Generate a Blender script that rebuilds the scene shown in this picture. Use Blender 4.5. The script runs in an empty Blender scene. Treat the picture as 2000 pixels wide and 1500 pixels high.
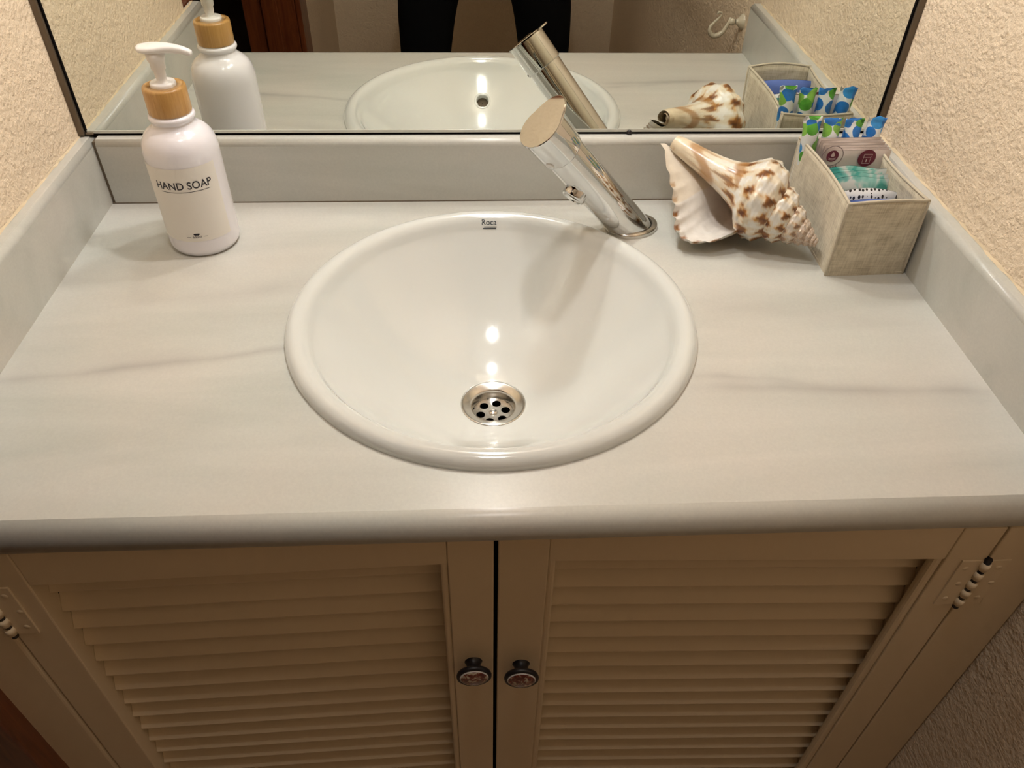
import bpy, bmesh, math, random
from mathutils import Vector, Matrix
random.seed(7)
D = bpy.data; SC = bpy.context.scene; COL = SC.collection
PI = math.pi
H = 0.82                      # worktop height above the floor; lengths below are measured from the worktop surface

# ---------------------------------------------------------------- camera
CAM = Vector((0.41947, -0.84067, 0.46605))
R = ((0.99875, 0.04661, 0.01802), (-0.04664, 0.74004, 0.67094), (0.01794, -0.67094, 0.74129))   # columns: right, forward, up
RIGHT = Vector((R[0][0], R[1][0], R[2][0])); FWD = Vector((R[0][1], R[1][1], R[2][1])); UP = Vector((R[0][2], R[1][2], R[2][2]))
FPX = 1529.1
cam = D.cameras.new('camera'); cam.sensor_width = 36.0; cam.lens = FPX / 2000 * 36; cam.clip_start = 0.02
camo = D.objects.new('camera', cam); COL.objects.link(camo)
M = Matrix(((RIGHT.x, UP.x, -FWD.x, CAM.x), (RIGHT.y, UP.y, -FWD.y, CAM.y), (RIGHT.z, UP.z, -FWD.z, CAM.z + H), (0, 0, 0, 1)))
camo.matrix_world = M
SC.camera = camo

# ---------------------------------------------------------------- world, lamp values, exposure
w = D.worlds.new('world'); SC.world = w; w.use_nodes = True
w.node_tree.nodes['Background'].inputs[0].default_value = (1, .86, .7, 1)
w.node_tree.nodes['Background'].inputs[1].default_value = 0.0
LAMP_POS = Vector((0.445, -0.09, 0.76)); LAMP_R = 0.022; LAMP_STRENGTH = 385.0; LAMP_COLOR = (1.0, .99, .985)
CEIL_POS = Vector((0.43, -0.58, 1.60)); CEIL_R = 0.105; CEIL_STRENGTH = 45.0; CEIL_COLOR = (1.0, .98, .965)
SC.view_settings.view_transform = 'Standard'; SC.view_settings.look = 'None'
SC.view_settings.exposure = -0.15; SC.view_settings.gamma = 1.0; SC.view_settings.use_curve_mapping = False
SC.cycles.sample_clamp_indirect = 0.0; SC.cycles.sample_clamp_direct = 0.0
SC.cycles.blur_glossy = 0.0; SC.cycles.use_guiding = True
SC.cycles.max_bounces = 7; SC.cycles.diffuse_bounces = 3; SC.cycles.glossy_bounces = 5; SC.cycles.adaptive_threshold = 0.10; SC.cycles.adaptive_min_samples = 20

def ray(px, py):
    return (FWD + RIGHT * ((px - 1000) / FPX) + UP * ((750 - py) / FPX))
def at_y(px, py, y):
    r = ray(px, py); return CAM + r * ((y - CAM.y) / r.y)
def at_z(px, py, z):
    r = ray(px, py); return CAM + r * ((z - CAM.z) / r.z)
def at_x(px, py, x):
    r = ray(px, py); return CAM + r * ((x - CAM.x) / r.x)

# ---------------------------------------------------------------- material helpers
def new_mat(name):
    m = D.materials.new(name); m.use_nodes = True
    return m, m.node_tree, m.node_tree.nodes['Principled BSDF']
def inp(b, k, v):
    b.inputs[k].default_value = v
def plain(name, col, rough=.5, metal=0, coat=0, spec=.5, sss=0, coat_rough=.05):
    m, nt, b = new_mat(name)
    inp(b, 'Base Color', (*col, 1)); inp(b, 'Roughness', rough); inp(b, 'Metallic', metal)
    inp(b, 'Coat Weight', coat); inp(b, 'Coat Roughness', coat_rough); inp(b, 'Specular IOR Level', spec)
    if sss:
        inp(b, 'Subsurface Weight', sss); inp(b, 'Subsurface Radius', (.01, .008, .006)); inp(b, 'Subsurface Scale', .5)
    return m
def N(nt, t, **kw):
    n = nt.nodes.new(t)
    for k, v in kw.items(): setattr(n, k, v)
    return n
def coords(nt, scale=(1, 1, 1), rot=(0, 0, 0), kind='Object'):
    tc = N(nt, 'ShaderNodeTexCoord'); mp = N(nt, 'ShaderNodeMapping')
    mp.inputs['Scale'].default_value = scale; mp.inputs['Rotation'].default_value = rot
    nt.links.new(tc.outputs[kind], mp.inputs['Vector']); return mp.outputs[0]
def noise(nt, vec, scale, detail=4, rough=.5, dist=0):
    n = N(nt, 'ShaderNodeTexNoise'); n.inputs['Scale'].default_value = scale; n.inputs['Detail'].default_value = detail
    n.inputs['Roughness'].default_value = rough; n.inputs['Distortion'].default_value = dist
    nt.links.new(vec, n.inputs['Vector']); return n.outputs['Fac']
def ramp(nt, fac, stops, interp='LINEAR'):
    r = N(nt, 'ShaderNodeValToRGB'); r.color_ramp.interpolation = interp
    e = r.color_ramp.elements
    while len(e) < len(stops): e.new(.5)
    for i, (p, c) in enumerate(stops):
        e[i].position = p; e[i].color = (*c, 1) if len(c) == 3 else c
    nt.links.new(fac, r.inputs[0]); return r.outputs[0]
def mix(nt, fac, a, b, mode='MIX'):
    n = N(nt, 'ShaderNodeMix', data_type='RGBA', blend_type=mode)
    if hasattr(fac, 'links'): nt.links.new(fac, n.inputs[0])
    else: n.inputs[0].default_value = fac
    for k, v in ((6, a), (7, b)):
        if hasattr(v, 'links'): nt.links.new(v, n.inputs[k])
        else: n.inputs[k].default_value = (*v, 1)
    return n.outputs[2]
def bump(nt, b, h, strength=.3, dist=.002):
    n = N(nt, 'ShaderNodeBump'); n.inputs['Strength'].default_value = strength; n.inputs['Distance'].default_value = dist
    nt.links.new(h, n.inputs['Height']); nt.links.new(n.outputs[0], b.inputs['Normal'])

def mat_marble():
    m, nt, b = new_mat('polished_marble')
    v = coords(nt, (1, 1, 1), (0, 0, .06))
    v2 = coords(nt, (1.3, 8, 8), (0, 0, .09))
    base = ramp(nt, noise(nt, v2, 1.8, 3, .55, .6), [(.30, (.532, .530, .485)), (.52, (.596, .586, .540)), (.72, (.636, .620, .572))])
    fine = ramp(nt, noise(nt, v, 420, 2, .6), [(.3, (.93, .93, .93)), (.75, (1.04, 1.04, 1.03))])
    c = mix(nt, .6, base, fine, 'MULTIPLY')
    cloud = ramp(nt, noise(nt, v, 7, 3, .5), [(.35, (.955, .985, .98)), (.65, (1.025, .99, .97))])
    c = mix(nt, .7, c, cloud, 'MULTIPLY')
    tc = coords(nt)
    sep = N(nt, 'ShaderNodeSeparateXYZ'); nt.links.new(tc, sep.inputs[0])
    wob = noise(nt, coords(nt, (3.2, 1, 1)), 3.0, 3, .55)
    def math_(op, a, b_, c_=None):
        n = N(nt, 'ShaderNodeMath', operation=op)
        for k, x in enumerate((a, b_, c_)):
            if x is None: continue
            if hasattr(x, 'links'): nt.links.new(x, n.inputs[k])
            else: n.inputs[k].default_value = x
        return n.outputs[0]
    brk = math_('MULTIPLY_ADD', noise(nt, coords(nt, (9, 3, 3)), 2.3, 1), 1.2, .2)
    def vein(p, q, width, amt, c, wobble=.02, fade=.06):
        """grey vein through two photo points on the slab"""
        p = at_z(*p, 0) - MORG; q = at_z(*q, 0) - MORG; sl = (q.y - p.y) / (q.x - p.x)
        d = math_('MULTIPLY_ADD', sep.outputs[0], -sl, sep.outputs[1]); d = math_('SUBTRACT', d, p.y - sl * p.x)
        d = math_('MULTIPLY_ADD', wob, wobble, d); d = math_('ABSOLUTE', math_('SUBTRACT', d, wobble * .5), 0)
        f = math_('SUBTRACT', 1.0, math_('DIVIDE', d, width)); f = math_('MAXIMUM', f, 0.0); f = math_('POWER', f, 1.3)
        up = math_('DIVIDE', math_('SUBTRACT', sep.outputs[0], p.x - fade), fade); dn = math_('DIVIDE', math_('SUBTRACT', q.x + fade, sep.outputs[0]), fade)
        e = math_('MAXIMUM', math_('MINIMUM', math_('MINIMUM', up, dn), 1.0), 0.0)
        e = math_('MULTIPLY', e, brk)
        return mix(nt, math_('MINIMUM', math_('MULTIPLY', math_('MULTIPLY', f, e), amt), 1.0), c, (.33, .31, .29))
    c = vein((90, 736), (540, 683), .0085, .50, c); c = vein((40, 742), (330, 705), .026, .34, c)
    c = vein((1400, 734), (1500, 742), .008, .40, c); c = vein((1460, 757), (1860, 762), .010, .48, c, .012); c = vein((1400, 750), (1880, 765), .034, .25, c)
    c = vein((330, 585), (560, 560), .022, .20, c); c = vein((1420, 600), (1700, 625), .024, .16, c); c = vein((520, 560), (600, 545), .03, .16, c)
    nt.links.new(c, b.inputs['Base Color'])
    inp(b, 'Roughness', .28); inp(b, 'Specular IOR Level', .4)
    return m
MORG = Vector((0.44, -.23, -.03))
def mat_plaster(name, col, strength=.9):
    m, nt, b = new_mat(name)
    v = coords(nt)
    a = noise(nt, v, 190, 3, .62); bb = noise(nt, v, 70, 2, .55)
    c = mix(nt, .5, ramp(nt, a, [(.3, tuple(x * .90 for x in col)), (.7, tuple(min(1, x * 1.06) for x in col))]), (*col,))
    c = mix(nt, .35, c, ramp(nt, noise(nt, v, 6, 1), [(.3, (.93, .92, .90)), (.7, (1.05, 1.05, 1.05))]), 'MULTIPLY')
    nt.links.new(c, b.inputs['Base Color']); inp(b, 'Roughness', .9); inp(b, 'Specular IOR Level', .15)
    s = N(nt, 'ShaderNodeMath', operation='MULTIPLY_ADD'); nt.links.new(bb, s.inputs[0]); s.inputs[1].default_value = .9; nt.links.new(a, s.inputs[2])
    bump(nt, b, s.outputs[0], strength, .0030)
    return m
def mat_wood(name, c0, c1, scale=(14, 14, 1.2), rough=.35, coat=.3):
    m, nt, b = new_mat(name)
    v = coords(nt, scale)
    f = noise(nt, v, 6, 5, .6, 1.2)
    nt.links.new(ramp(nt, f, [(.3, c0), (.7, c1)]), b.inputs['Base Color'])
    inp(b, 'Roughness', rough); inp(b, 'Coat Weight', coat); inp(b, 'Coat Roughness', .15)
    bump(nt, b, f, .15, .0006)
    return m
def mat_linen(name='linen_fabric'):
    m, nt, b = new_mat(name)
    a = noise(nt, coords(nt, (900, 60, 60)), 1, 3, .6); c = noise(nt, coords(nt, (60, 60, 1100)), 1, 3, .6); e = noise(nt, coords(nt, (60, 900, 60)), 1, 2)
    s = N(nt, 'ShaderNodeMath', operation='ADD'); nt.links.new(a, s.inputs[0]); nt.links.new(c, s.inputs[1])
    s2 = N(nt, 'ShaderNodeMath', operation='ADD'); nt.links.new(s.outputs[0], s2.inputs[0]); nt.links.new(e, s2.inputs[1])
    h = N(nt, 'ShaderNodeMath', operation='MULTIPLY'); nt.links.new(s2.outputs[0], h.inputs[0]); h.inputs[1].default_value = .3333
    nt.links.new(ramp(nt, h.outputs[0], [(.34, (.43, .36, .25)), (.5, (.66, .58, .435)), (.64, (.79, .715, .56))]), b.inputs['Base Color'])
    inp(b, 'Roughness', .95); inp(b, 'Specular IOR Level', .1); inp(b, 'Sheen Weight', .2)
    bump(nt, b, h.outputs[0], .5, .0008)
    return m
def mat_spots(name, base, stops, scale, thr, rnd=1.0, squash=(1, 1, 1), rough=.3):
    """white wrapper with round printed spots in a few colours"""
    m, nt, b = new_mat(name)
    v = coords(nt, squash)
    oi = N(nt, 'ShaderNodeObjectInfo'); va = N(nt, 'ShaderNodeVectorMath', operation='ADD'); nt.links.new(v, va.inputs[0]); nt.links.new(oi.outputs['Random'], va.inputs[1]); v = va.outputs[0]
    vo = N(nt, 'ShaderNodeTexVoronoi', feature='F1'); vo.inputs['Scale'].default_value = scale; vo.inputs['Randomness'].default_value = rnd
    nt.links.new(v, vo.inputs['Vector'])
    sep = N(nt, 'ShaderNodeSeparateColor'); nt.links.new(vo.outputs['Color'], sep.inputs[0])
    colr = ramp(nt, sep.outputs[0], stops, 'CONSTANT')
    msk = ramp(nt, vo.outputs['Distance'], [(thr, (1, 1, 1)), (thr + .03, (0, 0, 0))])
    vv = noise(nt, v, scale * 2.5, 2)
    colr = mix(nt, .35, colr, ramp(nt, vv, [(.3, (.5, .5, .5)), (.7, (1.3, 1.3, 1.3))]), 'MULTIPLY')
    nt.links.new(mix(nt, msk, base, colr), b.inputs['Base Color'])
    inp(b, 'Roughness', rough); inp(b, 'Coat Weight', .3)
    return m

MT = {}
MT['marble'] = mat_marble()
MT['plaster'] = mat_plaster('cream_plaster', (.90, .735, .55))
MT['ceil'] = plain('ceiling_paint', (.90, .85, .74), .9)
MT['floor'] = mat_wood('terracotta_floor', (.55, .37, .23), (.64, .45, .29), (6, 6, 6), .5, .1)
MT['hall'] = plain('unlit_hall_shade', (.05, .035, .025), .9)  # near-black walls: darkness of the unlit hall put into the colour
MT['wood'] = mat_wood('mahogany_stained_wood', (.11, .024, .008), (.23, .062, .018))
MT['paint'] = plain('cream_gloss_paint', (.90, .73, .50), .38, spec=.4)
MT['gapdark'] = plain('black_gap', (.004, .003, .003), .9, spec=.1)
MT['porcelain'] = plain('glazed_porcelain', (.715, .725, .692), .12, coat=.6, coat_rough=.03)
MT['chrome'] = plain('chrome', (.70, .70, .69), .035, 1)
MT['steel'] = plain('brushed_steel', (.62, .60, .56), .22, 1)
MT['hole'] = plain('drain_hole', (.003, .003, .003), .8, spec=.1)
MT['mirror'] = plain('mirror_silver', (.80, .825, .775), .0, 1)
MT['glassedge'] = plain('ground_glass_edge', (.62, .62, .55), .2, spec=.6)
MT['darktrim'] = plain('dark_bronze_trim', (.14, .105, .07), .35, .3)
MT['grout'] = plain('grimy_sealant', (.16, .12, .08), .8)
MT['flake'] = plain('loose_plaster', (.78, .63, .43), .95)
MT['bottle'] = plain('pearly_white_plastic', (.87, .845, .89), .2, coat=.5, coat_rough=.04)
MT['plasticwhite'] = plain('white_plastic', (.86, .83, .80), .3, coat=.2)
MT['label'] = plain('cream_paper_label', (.84, .80, .745), .45)
MT['ink'] = plain('black_ink', (.012, .010, .02), .5)
MT['bamboo'] = mat_wood('bamboo', (.46, .235, .065), (.60, .345, .115), (55, 55, 3), .3, .5)
MT['linen'] = mat_linen()
MT['seam'] = plain('linen_piping', (.60, .53, .41), .95, spec=.1)
MT['logo'] = plain('dark_blue_print', (.03, .045, .06), .4)
MT['enamel'] = plain('cream_enamel', (.66, .60, .47), .25, coat=.4)
MT['black_iron'] = plain('black_iron', (.012, .010, .012), .4)
MT['tampon'] = mat_spots('leaf_print_wrapper', (.83, .86, .86), [(0, (.02, .20, .62)), (.34, (.10, .40, .04)), (.58, (.03, .30, .72)), (.84, (.25, .55, .08))], 72, .55)
MT['pink'] = plain('pale_pink_paper', (.79, .69, .64), .4)
MT['maroon'] = plain('maroon_print', (.17, .012, .035), .5)
MT['pinkline'] = plain('pink_line_print', (.78, .60, .58), .5)
MT['greyprint'] = plain('grey_print', (.28, .20, .20), .6)
def mat_teal():
    m, nt, b = new_mat('teal_print_film')
    f = noise(nt, coords(nt, (1, 1, 1)), 45, 2, .5, .8)
    nt.links.new(ramp(nt, f, [(.46, (.84, .87, .84)), (.53, (.38, .72, .66)), (.64, (.09, .47, .42))]), b.inputs['Base Color'])
    inp(b, 'Roughness', .25); inp(b, 'Coat Weight', .4); return m
MT['teal'] = mat_teal()
MT['dotted'] = mat_spots('dotted_paper', (.90, .90, .88), [(0, (.01, .01, .012))], 230, .30, .35, (1, 1, .6))
MT['bluefilm'] = plain('blue_film', (.12, .20, .58), .3, coat=.3)
MT['fabric_black'] = plain('black_trouser_cloth', (.006, .006, .007), .95, spec=.1)
MT['shirt'] = plain('pale_shirt_cloth', (.84, .66, .46), .95, spec=.1)
MT['shoe'] = plain('black_shoe', (.02, .02, .02), .6)
MT['skin'] = plain('skin', (.55, .33, .22), .5)
MT['hair'] = plain('dark_hair', (.02, .013, .01), .6)
MT['phone'] = plain('phone_glass', (.01, .01, .012), .1, coat=.5)
def mat_knob_face():
    m, nt, b = new_mat('painted_flower_porcelain')
    f = noise(nt, coords(nt), 170, 3, .6, .5)
    nt.links.new(ramp(nt, f, [(.40, (.10, .012, .010)), (.52, (.22, .05, .03)), (.60, (.65, .56, .42))]), b.inputs['Base Color'])
    inp(b, 'Roughness', .15); inp(b, 'Coat Weight', .5); return m
MT['knobface'] = mat_knob_face()
def mat_lamp(name, col, strength):
    m, nt, b = new_mat(name)
    inp(b, 'Base Color', (.9, .9, .9, 1)); inp(b, 'Emission Color', (*col, 1)); inp(b, 'Emission Strength', strength)
    return m
MT['lampglass'] = mat_lamp('lit_opal_glass', LAMP_COLOR, LAMP_STRENGTH)
MT['ceilglass'] = mat_lamp('lit_ceiling_diffuser', CEIL_COLOR, CEIL_STRENGTH)
def mat_shell():
    m, nt, b = new_mat('glossy_shell')
    at = N(nt, 'ShaderNodeAttribute'); at.attribute_name = 'tint'
    v = coords(nt)
    c = mix(nt, .35, at.outputs['Color'], ramp(nt, noise(nt, v, 90, 4), [(.3, (.72, .68, .62)), (.7, (1.12, 1.12, 1.1))]), 'MULTIPLY')
    nt.links.new(c, b.inputs['Base Color']); inp(b, 'Roughness', .32); inp(b, 'Coat Weight', .25); inp(b, 'Coat Roughness', .15)
    bump(nt, b, noise(nt, v, 260, 3), .12, .0008)
    return m
MT['shell'] = mat_shell()

# ---------------------------------------------------------------- geometry helpers
class MB:
    def __init__(s): s.v = []; s.f = []; s.m = []; s.sm = []
    def add(s, vs, fs, mi=0, smooth=False):
        o = len(s.v); s.v += [Vector(p) for p in vs]
        for f in fs: s.f.append([i + o for i in f]); s.m.append(mi); s.sm.append(smooth)
        return s
    def box(s, lo, hi, bev=0, mi=0, seg=2, mat=None):
        bm = bmesh.new(); bmesh.ops.create_cube(bm, size=1)
        lo = Vector(lo); hi = Vector(hi)
        for v in bm.verts: v.co = Vector([(lo[i] + hi[i]) / 2 + v.co[i] * (hi[i] - lo[i]) for i in range(3)])
        if bev: bmesh.ops.bevel(bm, geom=bm.edges[:], offset=bev, segments=seg, profile=.5, affect='EDGES')
        if mat is not None: bmesh.ops.transform(bm, matrix=mat, verts=bm.verts)
        bm.verts.index_update()
        s.add([v.co.copy() for v in bm.verts], [[v.index for v in f.verts] for f in bm.faces], mi, False); bm.free(); return s
    def lathe(s, prof, c=(0, 0, 0), axis=None, n=48, mi=0, smooth=True, cap0=False, cap1=False, mis=None):
        """prof: (radius, height) pairs along an axis"""
        c = Vector(c); ax = Vector(axis).normalized() if axis is not None else Vector((0, 0, 1))
        e1 = ax.orthogonal().normalized(); e2 = ax.cross(e1)
        if axis is None: e1 = Vector((1, 0, 0)); e2 = Vector((0, 1, 0))
        vs = []; fs = []
        for r, h in prof:
            for k in range(n):
                a = 2 * PI * k / n; vs.append(c + ax * h + (e1 * math.cos(a) + e2 * math.sin(a)) * r)
        o = len(s.v); s.v += vs
        for i in range(len(prof) - 1):
            for k in range(n):
                s.f.append([o + i * n + k, o + i * n + (k + 1) % n, o + (i + 1) * n + (k + 1) % n, o + (i + 1) * n + k])
                s.m.append(mis[i] if mis else mi); s.sm.append(smooth)
        if cap0: s.f.append([o + k for k in range(n)][::-1]); s.m.append(mis[0] if mis else mi); s.sm.append(False)
        if cap1: s.f.append([o + (len(prof) - 1) * n + k for k in range(n)]); s.m.append(mis[-1] if mis else mi); s.sm.append(False)
        return s
    def tube(s, pts, rad, n=12, mi=0, cap=True):
        pts = [Vector(p) for p in pts]; rr = rad if isinstance(rad, (list, tuple)) else [rad] * len(pts)
        o = len(s.v); up = None
        for i, p in enumerate(pts):
            t = (pts[min(i + 1, len(pts) - 1)] - pts[max(i - 1, 0)]).normalized()
            if up is None: up = t.orthogonal().normalized()
            up = (up - t * up.dot(t)).normalized(); sd = t.cross(up)
            for k in range(n):
                a = 2 * PI * k / n; s.v.append(p + (up * math.cos(a) + sd * math.sin(a)) * rr[i])
        for i in range(len(pts) - 1):
            for k in range(n):
                s.f.append([o + i * n + k, o + i * n + (k + 1) % n, o + (i + 1) * n + (k + 1) % n, o + (i + 1) * n + k]); s.m.append(mi); s.sm.append(True)
        if cap:
            s.f.append([o + k for k in range(n)][::-1]); s.m.append(mi); s.sm.append(True)
            s.f.append([o + (len(pts) - 1) * n + k for k in range(n)]); s.m.append(mi); s.sm.append(True)
        return s
    def grid(s, fn, nu, nv, mi=0, smooth=True, wrapu=False):
        o = len(s.v)
        for i in range(nu + (0 if wrapu else 1)):
            for j in range(nv + 1): s.v.append(Vector(fn(i / nu, j / nv)))
        tot = nu if wrapu else nu + 1
        for i in range(nu):
            for j in range(nv):
                a = i; b = (i + 1) % tot
                s.f.append([o + a * (nv + 1) + j, o + b * (nv + 1) + j, o + b * (nv + 1) + j + 1, o + a * (nv + 1) + j + 1]); s.m.append(mi); s.sm.append(smooth)
        return s
    def mesh(s, name, mats, org=Vector((0, 0, 0)), normals=True):
        me = D.meshes.new(name); me.from_pydata([v - org for v in s.v], [], s.f)
        for m in mats: me.materials.append(m)
        me.polygons.foreach_set('material_index', s.m); me.polygons.foreach_set('use_smooth', s.sm)
        if normals:
            bm = bmesh.new(); bm.from_mesh(me); bmesh.ops.remove_doubles(bm, verts=bm.verts, dist=1e-6)
            bmesh.ops.recalc_face_normals(bm, faces=bm.faces); bm.to_mesh(me); bm.free()
        me.update(); return me
ORG = {}
def put(name, mb, mats, parent=None, org=None, label=None, cat=None, group=None, kind=None, normals=True):
    """one mesh object; vertices are given in worktop coordinates"""
    mats = mats if isinstance(mats, (list, tuple)) else [mats]
    o = Vector(org) if org is not None else (ORG[parent.name] if parent else Vector((0, 0, 0)))
    ob = D.objects.new(name, mb.mesh(name, mats, o, normals)); COL.objects.link(ob); ORG[ob.name] = o
    if parent:
        ob.parent = parent; ob.location = o - ORG[parent.name]
    else:
        ob.location = o + Vector((0, 0, H))
    for k, v in (('label', label), ('category', cat), ('group', group), ('kind', kind)):
        if v: ob[k] = v
    return ob
def thing(name, org, label, cat, group=None):
    o = D.objects.new(name, None); COL.objects.link(o); o.empty_display_size = .02
    o.location = Vector(org) + Vector((0, 0, H)); ORG[o.name] = Vector(org); o['label'] = label; o['category'] = cat
    if group: o['group'] = group
    return o
def text_mesh(txt, size, bold=0.0):
    cu = D.curves.new('lettering', 'FONT'); cu.body = txt; cu.size = size; cu.align_x = 'CENTER'; cu.resolution_u = 4; cu.offset = bold
    ob = D.objects.new('lettering', cu); COL.objects.link(ob)
    bpy.context.view_layer.update()
    me = D.meshes.new_from_object(ob.evaluated_get(bpy.context.evaluated_depsgraph_get()))
    vs = [v.co.copy() for v in me.vertices]; fs = [list(p.vertices) for p in me.polygons]
    D.objects.remove(ob); D.curves.remove(cu); D.meshes.remove(me)
    return vs, fs
def smooth01(t):
    t = max(0, min(1, t)); return t * t * (3 - 2 * t)

# ================================================================ the setting
XL, XR = -0.0157, 0.8956          # plaster faces of the side walls
YM = 0.0139                       # face of the mirror
YB = 0.020                        # plaster face of the back wall
YR = -1.92                        # wall behind the photographer
ZF, ZT = -H, 1.60
HS = 0.0767                       # height of the marble upstand
def xl(z): return XL - .0105 * smooth01(-z / .12)
def xr(z): return XR + .0105 * smooth01(-z / .12)
JY0, JY1 = -.425, -1.29           # doorway in the left wall
DZ = 1.22                         # head of the doorway
zs = [ZT, 1.2, .6, .2, .02, 0, -.02, -.04, -.06, -.08, -.10, -.12, -.3, -.5, ZF]
def wall_strip(mb, xf, side, y0, y1, zlo, zhi, th):
    zz = [z for z in zs if zlo < z < zhi] + [zlo, zhi]; zz = sorted(set(zz), reverse=True)
    ring = []
    for y in (y0, y1):
        ring.append([(xf(z), y, z) for z in zz]); ring.append([((XL - th) if side < 0 else (XR + th), y, z) for z in zz])
    n = len(zz); vs = ring[0] + ring[1] + ring[2] + ring[3]
    fs = []
    for i in range(n - 1):
        fs.append([i, i + 1, 2 * n + i + 1, 2 * n + i]); fs.append([n + i, n + i + 1, 3 * n + i + 1, 3 * n + i])
        fs.append([i, i + 1, n + i + 1, n + i]); fs.append([2 * n + i, 2 * n + i + 1, 3 * n + i + 1, 3 * n + i])
    fs.append([0, n, 3 * n, 2 * n]); fs.append([n - 1, 2 * n - 1, 4 * n - 1, 3 * n - 1])
    mb.add(vs, fs)
mb = MB(); wall_strip(mb, xl, -1, YB + .10, JY0, ZF, ZT, .13); wall_strip(mb, xl, -1, JY1, YR - .1, ZF, ZT, .13); wall_strip(mb, xl, -1, JY0, JY1, DZ, ZT, .13)
put('wall_left', mb, MT['plaster'], kind='structure')
mb = MB(); wall_strip(mb, xr, 1, YB + .10, YR - .1, ZF, ZT, .12); put('wall_right', mb, MT['plaster'], kind='structure')
put('wall_back', MB().box((XL - .12, YB, ZF), (XR + .12, YB + .12, ZT)), MT['plaster'], kind='structure')
put('wall_rear', MB().box((XL - .12, YR - .12, ZF), (XR + .12, YR, ZT)), MT['plaster'], kind='structure')
put('ceiling', MB().box((-1.6, -4.2, ZT), (XR + .14, .3, ZT + .08)), MT['ceil'], kind='structure')
put('floor', MB().box((-1.6, -4.2, ZF - .06), (XR + .14, .3, ZF)), MT['floor'], kind='structure')
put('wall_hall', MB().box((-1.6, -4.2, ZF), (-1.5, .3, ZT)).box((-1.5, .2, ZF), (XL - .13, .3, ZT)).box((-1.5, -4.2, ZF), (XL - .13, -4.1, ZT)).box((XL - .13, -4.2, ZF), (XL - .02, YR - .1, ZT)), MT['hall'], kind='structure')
# door frame: near lining, far lining with rebate, head
JX = -.0215
put('trim_1', MB().box((XL - .135, JY0 - .072, ZF), (JX, JY0, DZ), .002), MT['wood'], kind='structure')
tf = put('trim_2', MB().box((XL - .135, JY1, ZF), (XL - .004, JY1 + .028, DZ), .002), MT['wood'], kind='structure')
put('stop_bead', MB().box((XL - .085, JY1 + .028, ZF), (XL - .045, JY1 + .042, DZ), .003), MT['wood'], tf)
put('casing', MB().box((XL - .004, JY1 - .06, ZF), (XL + .010, JY1 + .028, DZ), .004), MT['wood'], tf)
put('trim_3', MB().box((XL - .135, JY1, DZ), (JX, JY0, DZ + .04), .002), MT['wood'], kind='structure')

# ================================================================ worktop and upstands
BC = Vector((0.4371, -0.2323, 0)); BR = .1973
YC, NR = -.4655, .0152            # bullnose centre line and radius
def worktop():
    mb = MB(); x0, x1, y0, y1 = XL, XR, YC, YB
    angs = sorted(set([2 * PI * k / 120 for k in range(120)] + [math.atan2(y - BC.y, x - BC.x) % (2 * PI) for x in (x0, x1) for y in (y0, y1)]))
    n = len(angs); hr = .186
    def edge(a):
        c, s_ = math.cos(a), math.sin(a); t = 1e9
        if c > 1e-9: t = min(t, (x1 - BC.x) / c)
        if c < -1e-9: t = min(t, (x0 - BC.x) / c)
        if s_ > 1e-9: t = min(t, (y1 - BC.y) / s_)
        if s_ < -1e-9: t = min(t, (y0 - BC.y) / s_)
        return BC.x + c * t, BC.y + s_ * t
    T = 2 * NR; vs = []
    for a in angs: vs.append((BC.x + hr * math.cos(a), BC.y + hr * math.sin(a), 0))
    for a in angs: vs.append((*edge(a), 0))
    for a in angs: vs.append((BC.x + hr * math.cos(a), BC.y + hr * math.sin(a), -T))
    for a in angs: vs.append((*edge(a), -T))
    fs = []
    for k in range(n):
        j = (k + 1) % n
        fs += [[k, j, n + j, n + k], [2 * n + k, 3 * n + k, 3 * n + j, 2 * n + j], [k, 2 * n + k, 2 * n + j, j]]
    mb.add(vs, fs, 0, False)
    m = 16; X0, X1 = XL - .012, XR + .012
    prof = [(YC - NR * math.sin(PI * i / m), -NR + NR * math.cos(PI * i / m)) for i in range(m + 1)]
    vs = [(X0, y, z) for y, z in prof] + [(X1, y, z) for y, z in prof]
    mb.add(vs, [[i, i + 1, m + 2 + i, m + 1 + i] for i in range(m)], 0, True)
    mb.add([(X0, y, z) for y, z in prof], [list(range(m + 1))]); mb.add([(X1, y, z) for y, z in prof], [list(range(m + 1))])
    return mb
put('worktop', worktop(), MT['marble'], org=MORG, label='pale grey-veined marble worktop with a rounded front edge', cat='worktop')
def upstand(pts, axis, a0, a1, taper0=0.0):
    """pts: outline in the plane across the run; axis 0 = runs along x, 1 = along y"""
    mb = MB(); n = len(pts); vs = []
    for a in (a0, a1):
        for u, z in pts: vs.append((a, u, z) if axis == 0 else (u, a, z))
    mb.add(vs, [[i, (i + 1) % n, n + (i + 1) % n, n + i] for i in range(n)], 0, False)
    mb.add(vs[:n], [list(range(n))[::-1]]); mb.add(vs[n:], [list(range(n))])
    return mb
def upstand_profile(face, back, h, r=.006):
    s = 1 if back > face else -1
    return [(face, 0)] + [(face + s * r * (1 - math.cos(PI / 2 * i / 6)), h - r + r * math.sin(PI / 2 * i / 6)) for i in range(7)] + [(back, h), (back, 0)]
def smooth_up(o):
    o.data.polygons.foreach_set('use_smooth', [len(p.vertices) == 4 and abs(p.normal.z) > .02 and abs(p.normal.z) < .98 for p in o.data.polygons])
o = back_up = put('marble_upstand', upstand(upstand_profile(0, YM + .006, HS, .007), 0, .0035, .8775), MT['marble'], org=(.44, .007, 0), label='long marble upstand below the mirror behind the basin', cat='upstand'); smooth_up(o)
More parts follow.
